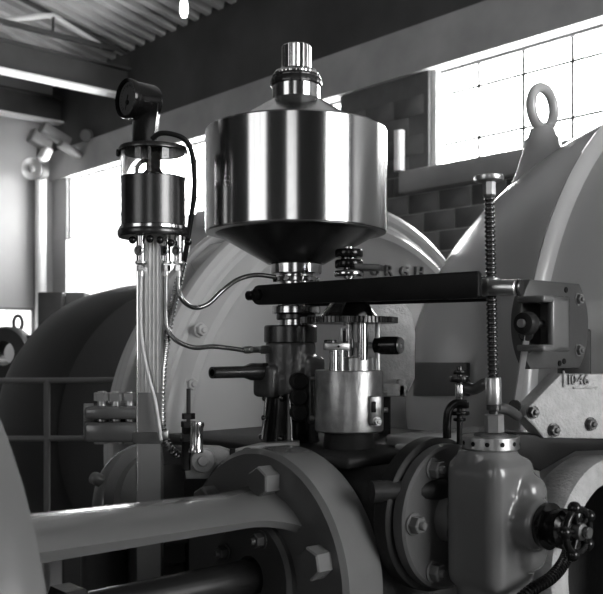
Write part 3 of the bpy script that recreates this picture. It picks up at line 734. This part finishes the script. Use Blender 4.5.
# ================================================================== relay valve body (front right)
VB_A, VB_B = 1.323, .973
vt = thing('relay_valve', 'grey cast relay valve body with bolted flange and side handwheel', 'valve', AB(VB_A, VB_B, -.46))
def L(a, b, z): return Vector((VB_A+a, VB_B+b, z))
zt = Z(447, 1.6)
h0 = -.43
vparts = [
    (box(.124, .124, .238, .026, 3), G @ T(L(0, 0, h0+.119))),
    (cyl(.054, .12, 40, .004), G @ T(L(-.004, .004, zt-.123))),
    (box(.075, .13, .175, .03, 3), G @ T(L(.030, -.022, h0+.12))),
    (cyl(.044, .085, 36, .008), along(AB(VB_A+.012, VB_B-.02, Z(523, 1.56)), -BX)),
    (cyl(.05, .13, 36, .006), along(AB(VB_A, VB_B, -.315), BX)),
    (cyl(.06, .05, 36, .01), G @ T(L(0, 0, h0-.035)))]
put('valve_body', cast(vparts, .0045, 8), 'paint', None, vt)
put('top_ring', lathe([(.018, zt-.004), (.048, zt-.004), (.0505, zt-.002), (.0505, zt+.018), (.049, zt+.0195), (.018, zt+.0195), (.018, zt-.004)], 64, cap=False), 'satin', T(AB(VB_A, VB_B, 0)+Vector((0, 0, 0))), vt)
for k in range(12):
    th = 2*PI*k/12+.2; dv = Vector((math.cos(th), math.sin(th), 0))
    put('spanner_hole', cyl(.0042, .004, 12), 'black', along(AB(VB_A, VB_B, zt+.008)+dv*.0475, dv), vt)
put('ring_cap', cyl(.03, .012, 40), 'paint_dk', T(AB(VB_A, VB_B, zt+.012)), vt)
# flange with bolts
fz = -.315; fB = VB_B+.088
MF = frame(AB(VB_A, fB, fz), UP.cross(nB), nB)
put('flange', lathe([(0, 0), (.129, 0), (.134, -.004), (.134, -.024), (.130, -.028), (0, -.028)], 96), 'paint_mid', MF, vt)
put('case_flange', lathe([(0, -.030), (.138, -.030), (.144, -.034), (.144, -.062), (.138, -.068), (0, -.068)], 96), 'iron', MF, vt)
vb = bolt(.0165, .02)
for k in range(6):
    th = 2*PI*k/6; put('flange_bolt', vb, 'paint', MF @ Matrix.Rotation(th, 4, 'Z') @ T((.108, 0, 0)), vt)
# gland, stem and ball handwheel pointing right-near
go = AB(VB_A+.012, VB_B-.104, Z(523, 1.56))
put('gland_nut', lathe([(0, -.004), (.036, -.004), (.040, .002), (.040, .012), (.030, .016), (.030, .026), (.034, .03), (.034, .038), (.022, .042), (.018, .06), (0, .06)], 40), 'blackg', along(go, nB), vt)
put('stem', cyl(.010, .045, 16), 'steel', along(go+nB*.04, nB), vt)
hw = thing('ball_handwheel', 'black ball-ended handwheel on the relay valve stem at right edge', 'handwheel', go+nB*.062-UP*.04)
hc = go+nB*.062; hx = AX
put('rim', sweep([hc+(AX*math.cos(q)+UP*math.sin(q))*.036 for q in [2*PI*k/40 for k in range(41)]], .0065, 12, 1, False), 'blackg', None, hw)
put('hub', cyl(.014, .026, 24, .003), 'satin', along(hc-nB*.013, nB), hw)
for k in range(5):
    th = 2*PI*k/5+.55; dv = AX*math.cos(th)+UP*math.sin(th)
    put('spoke', sweep([hc, hc+dv*.034], .005, 10, 2, False), 'blackg', None, hw)
    put('ball', lathe([(0.0115*math.sin(PI*i/12), -.0115*math.cos(PI*i/12)) for i in range(13)], 20), 'blackg', T(hc+dv*.040), hw)

# ================================================================== bracket group at the right edge
PD = 1.78
pc = P(556, 325, PD)
t = thing('bearing_plate', 'dark round-sided plate with boxed bearing at the right edge', 'bearing', pc-UP*.1)
MP = frame(pc, UP.cross(nB), nB)
R_p = .122; hh = .086; pts = []
n = 24
a0 = math.asin(hh/R_p)
for k in range(n+1): th = -a0+2*a0*k/n; pts.append((R_p*math.cos(th), R_p*math.sin(th)))
for k in range(n+1): th = PI-a0+2*a0*k/n; pts.append((R_p*math.cos(th), R_p*math.sin(th)))
put('plate', prism(pts, .022, .003, -.022), 'paint_dk', MP, t)
sx = 1 if (MP.to_3x3().col[0]).x > 0 else -1
for (x, y) in ((.082, .054), (.082, -.050), (-.095, -.045)):
    put('bolt', bolt(.011, .009), 'paint', MP @ T((x*sx, y, 0)), t)
for (x, y) in ((.035, .071), (.028, -.072), (.012, -.076)):
    put('dowel', cyl(.006, .003, 12), 'black', MP @ T((x*sx, y, -.001)), t)
# housing: open towards -A
hw_, hd, hhh = .094, .060, .052
Hc = -.028*sx
wall_t = .013
def hb(x0, x1, y0, y1, z0, z1): return (box(x1-x0, y1-y0, z1-z0, .004, 2), T(((x0+x1)/2, (y0+y1)/2, (z0+z1)/2)))
xs0, xs1 = -.135, -.045
hs = [hb(xs0, xs1, hhh-wall_t, hhh, 0, hd), hb(xs0, xs1, -hhh, -hhh+wall_t, 0, hd), hb(xs1-wall_t, xs1, -hhh, hhh, 0, hd), hb(xs0+.03, xs1, -hhh, hhh, hd-wall_t, hd)]
put('bearing_housing', join(hs), 'paint', MP @ (Matrix.Scale(sx, 4, (1, 0, 0)) if sx < 0 else Matrix.Identity(4)), t)
pin = pc+nB*.03-AX*.125
put('roller', lathe([(0, -.012), (.020, -.012), (.022, -.008), (.022, .008), (.020, .012), (.010, .014), (0, .014)], 32), 'iron', along(pin-AX*.02, -AX), t)
put('pin', cyl(.008, .07, 16), 'satin', along(pin+AX*.03, -AX), t)
lk = thing('link_strap', 'thin flat link hanging from the boxed bearing roller', 'link', P(518, 404, PD-.05))
la, lb = P(527, 334, PD-.09), P(516, 406, PD-.09)
put('strap', sweep([la, lb], .0072, 4, 2, False), 'satin', None, lk)
put('strap_eye', cyl(.014, .012, 20), 'iron', along(la+Vector((0, .006, 0)), (-.3, -1, 0)), lk)
put('strap_eye', cyl(.012, .012, 20), 'iron', along(lb+Vector((0, .006, 0)), (-.3, -1, 0)), lk)
# pale rough bracket with cast number
BD = 1.72
t = thing('numbered_bracket', 'rough pale cast bracket with a raised number plate at right edge', 'bracket', P(560, 470, BD))
bn = (nB*.75-AX*.25).normalized()
bc = P(560, 410, BD); MBk = frame(bc, UP.cross(bn), bn)
bxs = 1 if MBk.to_3x3().col[0].x > 0 else -1
def onb(px, py):
    q = MBk.inverted() @ plane_hit(px, py, bc, bn); return (q.x, q.y)
put('bracket_face', prism([onb(*p) for p in ((561, 374), (640, 374), (640, 440), (545, 438), (535, 427), (525, 416), (527, 409))], .04, .004, -.04), 'rough', MBk, t)
put('number_border', join([(box(.06, .003, .004, .001), T((*onb(585, 387.5), .002))), (box(.003, .032, .004, .001), T((*onb(563, 379), .002)))]), 'rough', MBk, t)
for ch, px in (('1', 565.5), ('0', 570), ('4', 576.5), ('6', 582.5)):
    put('raised_digit', text_mesh(ch, .0275, .003), 'paint', MBk @ T((*onb(px, 384.5), .001)), t)
put('lower_block', prism([onb(*p) for p in ((519, 434), (640, 440), (640, 450), (580, 452), (545, 472), (519, 462))], .06, .004, -.07), 'black', MBk, t)
for px, py in ((553, 430), (532, 412), (590, 424)): put('bolt', bolt(.011, .011), 'castgrey', MBk @ T((*onb(px, py), 0)), t)
put('back_post', box(.06, .05, .24, .005), 'iron', T(P(574, 385, 1.93)), t)
put('back_leg', box(.10, .08, 1.1, .005), 'iron', T(P(664, 450, 1.80)+UP*-.56), t)
# arched casting and pipework below
ac = P(600, 560, 1.85)
t = thing('arched_casting', 'pale arched casting behind the ball handwheel at right edge', 'casting', (ac.x, ac.y, 0))
bnA = frame(ac, UP.cross(nB), nB)
put('arch_ring', lathe([(.160, -.07), (.195, -.07), (.21, -.05), (.215, 0), (.21, .02), (.195, .03), (.168, .03), (.160, .02), (.160, -.07)], 96, cap=False), 'rough', bnA, t)
put('arch_disc', cyl(.162, .02, 48), 'iron', bnA @ T((0, 0, -.05)), t)
put('arch_lug', box(.06, .05, .05, .008), 'rough', T(P(548, 512, 1.8)) @ RZ, t)
put('arch_pedestal', box(.16, .12, ac.z-.12, .01), 'iron', T((ac.x, ac.y+.1, (ac.z-.12)/2)) @ RZ, t)
wput('flexible_conduit', conduit([P(515, 604, 1.5), P(532, 590, 1.52), P(552, 577, 1.55), P(565, 560, 1.6), P(570, 542, 1.68), P(572, 520, 1.75)], .0115, .0075), 'blackg', label='black ribbed conduit curving below the ball handwheel', cat='conduit')

# ================================================================== oiler on its column (left)
OD = 1.9; ox = P(153.3, 0, OD).x; oo = Vector((ox, OD, 0))
def oz(py): return CZ+Z(py+(2.5 if py < 236 else 0), OD)
# column: ribbed section
cxp = P(150.5, 0, OD).x
t = thing('oiler_column', 'ribbed steel column carrying the glass oiler', 'column', (cxp, OD, oz(640)))
pts = []
wc, dc = .0245, .02
prof = []
for k in range(6):
    x0 = -wc+2*wc*k/6; x1 = -wc+2*wc*(k+1)/6
    prof += [(x0+.0006, -dc), (x0+.0022, -dc-.0022), (x1-.0022, -dc-.0022), (x1-.0006, -dc)]
prof += [(wc, -dc), (wc, dc), (-wc, dc), (-wc, -dc)]
put('column_upper', prism(prof, oz(240)-oz(392), 0, oz(392)), 'satin', T((cxp, OD, 0)), t)
put('column_lower', prism([(-wc, -dc-.001), (wc, -dc-.001), (wc, dc), (-wc, dc)], oz(392)-.02, .0, .02), 'paint', T((cxp, OD, 0)), t)
put('clamp_band', box(2*wc+.012, 2*dc+.012, oz(431)-oz(442.5), .002), 'paint_dk', T((cxp-.003, OD, (oz(431)+oz(442.5))/2)), t)
put('clamp_ear', box(.012, .02, .018, .002), 'satin', T((cxp+wc+.010, OD-.015, oz(434))), t)
put('edge_trim', sweep([Vector((cxp-wc, OD-dc-.002, oz(242))), Vector((cxp-wc, OD-dc-.002, oz(489)))], .0016, 6, 2, False), 'steel', None, t)
put('foot_plate', box(.12, .12, .02, .004), 'iron', T((cxp, OD, .01)), t)
# oiler
t = thing('glass_oiler', 'glass-topped dark cylindrical oiler on the ribbed column', 'oiler', (ox, OD, oz(240)))
put('base_plate', lathe([(0, oz(235.5)), (.072, oz(235.5)), (.0745, oz(233.5)), (.0745, oz(229.5)), (.0725, oz(228)), (0, oz(228))], 64), 'darksteel', T(oo), t)
put('base_trim', lathe([(.068, oz(229)), (.0722, oz(229)), (.0722, oz(225)), (.0690, oz(224)), (.068, oz(229))], 64, cap=False), 'steel', T(oo), t)
put('oil_chamber', lathe([(0, oz(228.5)), (.0672, oz(228.5)), (.0672, oz(176.5)), (.066, oz(175.8)), (0, oz(175.8))], 64), 'darksteel', T(oo), t)
put('glass_cylinder', lathe(tubeprof(.0655, .0685, oz(177), oz(150)), 64, cap=False), 'glass', T(oo), t)
put('lid', lathe([(0, oz(151)), (.069, oz(151)), (.0725, oz(150)), (.0725, oz(147.5)), (.070, oz(145.5)), (.050, oz(143.5)), (0, oz(143.5))], 64), 'darksteel', T(oo), t)
put('lid_clip', box(.008, .012, .016, .003), 'blackg', T((ox-.073, OD-.005, oz(151))), t)
put('centre_rod', lathe([(0, oz(178)), (.021, oz(178)), (.021, oz(170)), (.015, oz(167)), (.015, oz(150)), (0, oz(150))], 32), 'iron', T(oo), t)
put('siphon_pipe', sweep([Vector((ox-.030, OD-.03, oz(178))), Vector((ox-.028, OD-.03, oz(168))), Vector((ox-.018, OD-.03, oz(162))), Vector((ox-.004, OD-.02, oz(161)))], .0045, 10, 8), 'iron', None, t)
# sight feeds underneath
for px, dd in ((141, OD-.045), (166, OD+.02), (178.5, OD-.03)):
    q = P(px, 0, dd); zq = lambda py: CZ+Z(py, dd)
    f = put('sight_feed', lathe([(0, zq(263)), (.0095, zq(263)), (.0095, zq(236)), (0, zq(236))], 24), 'steel', T((q.x, dd, 0)), t)
    put('feed_window_rim', lathe([(.007, 0), (.010, 0), (.0105, .004), (.009, .006), (.007, .005), (.007, 0)], 24, cap=False), 'satin', along((q.x-.002, dd-.008, zq(251)), (-.35, -1, 0)), f)
    put('feed_window', lathe([(0, -.002), (.007, -.002), (.007, .003), (0, .004)], 24), 'blackg', along((q.x-.001, dd-.009, zq(251)), (-.25, -1, 0)), f)
    put('feed_collar', cyl(.0125, .006, 20), 'satin', T((q.x, dd, zq(264))), f)
    put('feed_nut', hexa(.0095, zq(265)-zq(271), zq(271)), 'steel', T((q.x, dd, 0)), f)
    put('tube_ferrule', cyl(.006, zq(271)-zq(276.5), 16, None, zq(276.5)), 'satin', T((q.x, dd, 0)), f)
for px, py, dd in ((132.5, 240, OD-.05), (150, 239, OD-.06), (160, 240, OD-.055), (171, 243, OD-.05), (188, 242, OD-.02)):
    put('feed_knob', lathe([(0.008*math.sin(PI*i/10), -.008*math.cos(PI*i/10)) for i in range(11)], 18), 'blackg', T(P(px, py, dd)), t)
# pressure gauge
gf = P(127.2, 98.5, OD-.02)
gn = (-AX).normalized()
t = thing('pressure_gauge', 'black round pressure gauge with grey dial on top of the oiler', 'gauge', P(145, 141, OD))
put('gauge_case', lathe([(.0345, -.002), (.036, .004), (.0405, .005), (.0415, 0), (.0405, -.01), (.0385, -.012), (.0385, -.058), (.036, -.064), (0, -.066), (0, -.003), (.0345, -.002)], 64, cap=False), 'blackg', along(gf, gn), t)
dial = put('dial', lathe([(0, -.0015), (.0345, -.0015), (.0345, -.003), (0, -.003)], 48), 'dial', along(gf, gn), t)
MG = frame(gf-gn*.0012, UP.cross(gn), gn)
for k in range(21):
    th = R_(225-270*k/20); L_ = .006 if k % 5 == 0 else .0035
    put('tick_mark', box(L_, .0009, .0008, 0), 'black', MG @ Matrix.Rotation(th, 4, 'Z') @ T((.029-L_/2, 0, 0)), dial)
put('needle', prism([(-.008, -.0014), (.024, -.0004), (.024, .0004), (-.008, .0014)], .001), 'black', MG @ Matrix.Rotation(R_(250), 4, 'Z') @ T((0, 0, .0008)), dial)
put('needle_hub', cyl(.0055, .003, 16), 'black', MG @ T((.0, -.008, .0)), dial)
put('bezel_screw', cyl(.003, .004, 10), 'satin', along(gf-gn*.02-UP*.040-AX*.0, -UP), t)
put('gauge_back', lathe([(0, 0), (.012, 0), (.014, .004), (.012, .01), (0, .012)], 20), 'satin', along(gf-gn*.064+UP*.002, -gn), t)
gm_ = P(144.5, 0, OD).x
put('gauge_stem', prism([(-.026, 0), (.019, 0), (.022, .02), (.026, .05), (.031, .09), (-.016, .09), (-.024, .05)], .036, .004, -.018), 'blackg', frame((gm_+.001, OD, oz(145)), (1, 0, 0), (0, -1, 0)), t)
# hoses, tubes, cable
wput('oiler_hose', sweep([P(152, 139, OD-.04), P(160, 133.5, OD-.045), P(172, 134, OD-.045), P(184, 139, OD-.04), P(191, 150, OD-.03), P(194, 170, OD-.02), P(194, 195, OD-.01), P(190, 225, OD), P(187, 245, OD), P(184, 262, OD+.01)], .0055, 12, 8), 'black', label='black rubber hose looping from the oiler lid down its side', cat='hose')
wput('feed_tube', sweep([P(178.5, 276, OD-.03), P(178.5, 288, OD-.03), P(182.5, 300, OD-.03), P(194, 307.5, OD), P(208, 304, OD+.02), P(222, 291, OD+.04), P(238, 279.5, OD+.05), P(256, 275, OD+.06), P(276, 277, OD+.06)], .0052, 12, 8), 'copper', label='upper bent feed tube from oiler to drum coupling', cat='tube')
wput('feed_tube', sweep([P(166, 276, OD+.02), P(166, 315, OD+.02), P(168, 330, OD+.02), P(177, 341, OD+.02), P(194, 347.5, OD+.03), P(212, 346.5, OD+.04), P(228, 348, OD+.05), P(246, 350.5, OD+.06)], .0052, 12, 8), 'copper', label='lower bent feed tube from oiler to pilot valve body', cat='tube')
wput('tube_fitting', lathe([(0, 0), (.006, 0), (.0085, .005), (.0085, .018), (.0065, .022), (.0065, .04), (.0095, .042), (.0095, .055), (0, .055)], 16), 'satin', label='small steel union where lower tube meets the pilot valve body', cat='fitting')
bpy.data.objects['tube_fitting'].matrix_basis = along(P(243, 350, OD+.06), P(268, 349.5, GD-.02)-P(243, 350, OD+.06))
W['tube_fitting'] = bpy.data.objects['tube_fitting'].matrix_basis.copy()
wput('drip_tube', sweep([P(141, 276, OD-.045), P(140.5, 300, OD-.045), P(141, 330, OD-.043), P(144, 355, OD-.043), P(149.5, 380, OD-.043), P(155, 400, OD-.043), P(159, 425, OD-.042), P(161, 440, OD-.04)], .0038, 10, 8), 'cable', label='pale thin tube crossing down the front of the column', cat='tube')
wput('spiral_conduit', conduit([P(183, 262, OD+.01), P(178, 285, OD+.02), P(171, 315, OD+.03), P(165, 350, OD+.03), P(161.5, 385, OD+.02), P(161.5, 420, OD+.01), P(164, 437, OD), P(171, 449, OD), P(179, 456, OD+.02)], .0092, .0088), 'copper', label='dark ribbed conduit running down behind the column', cat='conduit')

# ================================================================== rocker bracket at the left end of the base
KD = 1.88
t = thing('rocker_bracket', 'oily cast rocker bracket with bright pin left of the base', 'bracket', P(215, 470, KD))
k0 = toAB(P(210, 462, KD))
bd_ = (nB*.6-AX*.4).normalized(); kc = P(215, 462, KD); MK = frame(kc, UP.cross(bd_), bd_)
def onk(px, py):
    q = MK.inverted() @ plane_hit(px, py, kc, bd_); return (q.x, q.y)
put('bracket_arm', prism([onk(*p) for p in ((186, 479), (184, 464), (190, 456), (196, 446), (220, 447), (232, 451), (262, 444), (300, 441), (300, 462), (262, 468), (232, 473), (205, 479))], .03, .003, -.03), 'bracket', MK, t)
put('arm_gap', box(.012, .045, .004, .001), 'black', MK @ T((*onk(232.5, 459), .001)), t)
put('pin_boss', lathe([(0, 0), (.024, 0), (.026, .004), (.024, .012), (.012, .014), (.010, .02), (0, .021)], 32), 'bracket', MK @ T((*onk(203, 460), 0)), t)
put('bolt', bolt(.013, .012), 'castgrey', MK @ T((*onk(247.5, 455), 0)), t)
put('bright_sleeve', lathe([(0, 0), (.0165, 0), (.0165, .006), (.014, .010), (.0135, .05), (.0155, .056), (.0145, .062), (0, .063)], 32), 'steel', along(P(196, 452, KD-.02), (.035, 0, 1)), t)
put('adjuster_stud', cyl(.0045, .07, 12), 'iron', T(P(188.5, 422, KD)), t)
for y0, y1, r in ((413, 419, .014), (421, 427, .016), (433, 441, .017)): put('stud_nut', hexa(r, Z(y0, KD)-Z(y1, KD)), 'blackg', T(P(188.5, y1, KD)), t)
put('stud_post', cyl(.011, .1, 16), 'iron', T(P(187, 470, KD)), t)
print('objects', len(bpy.data.objects))
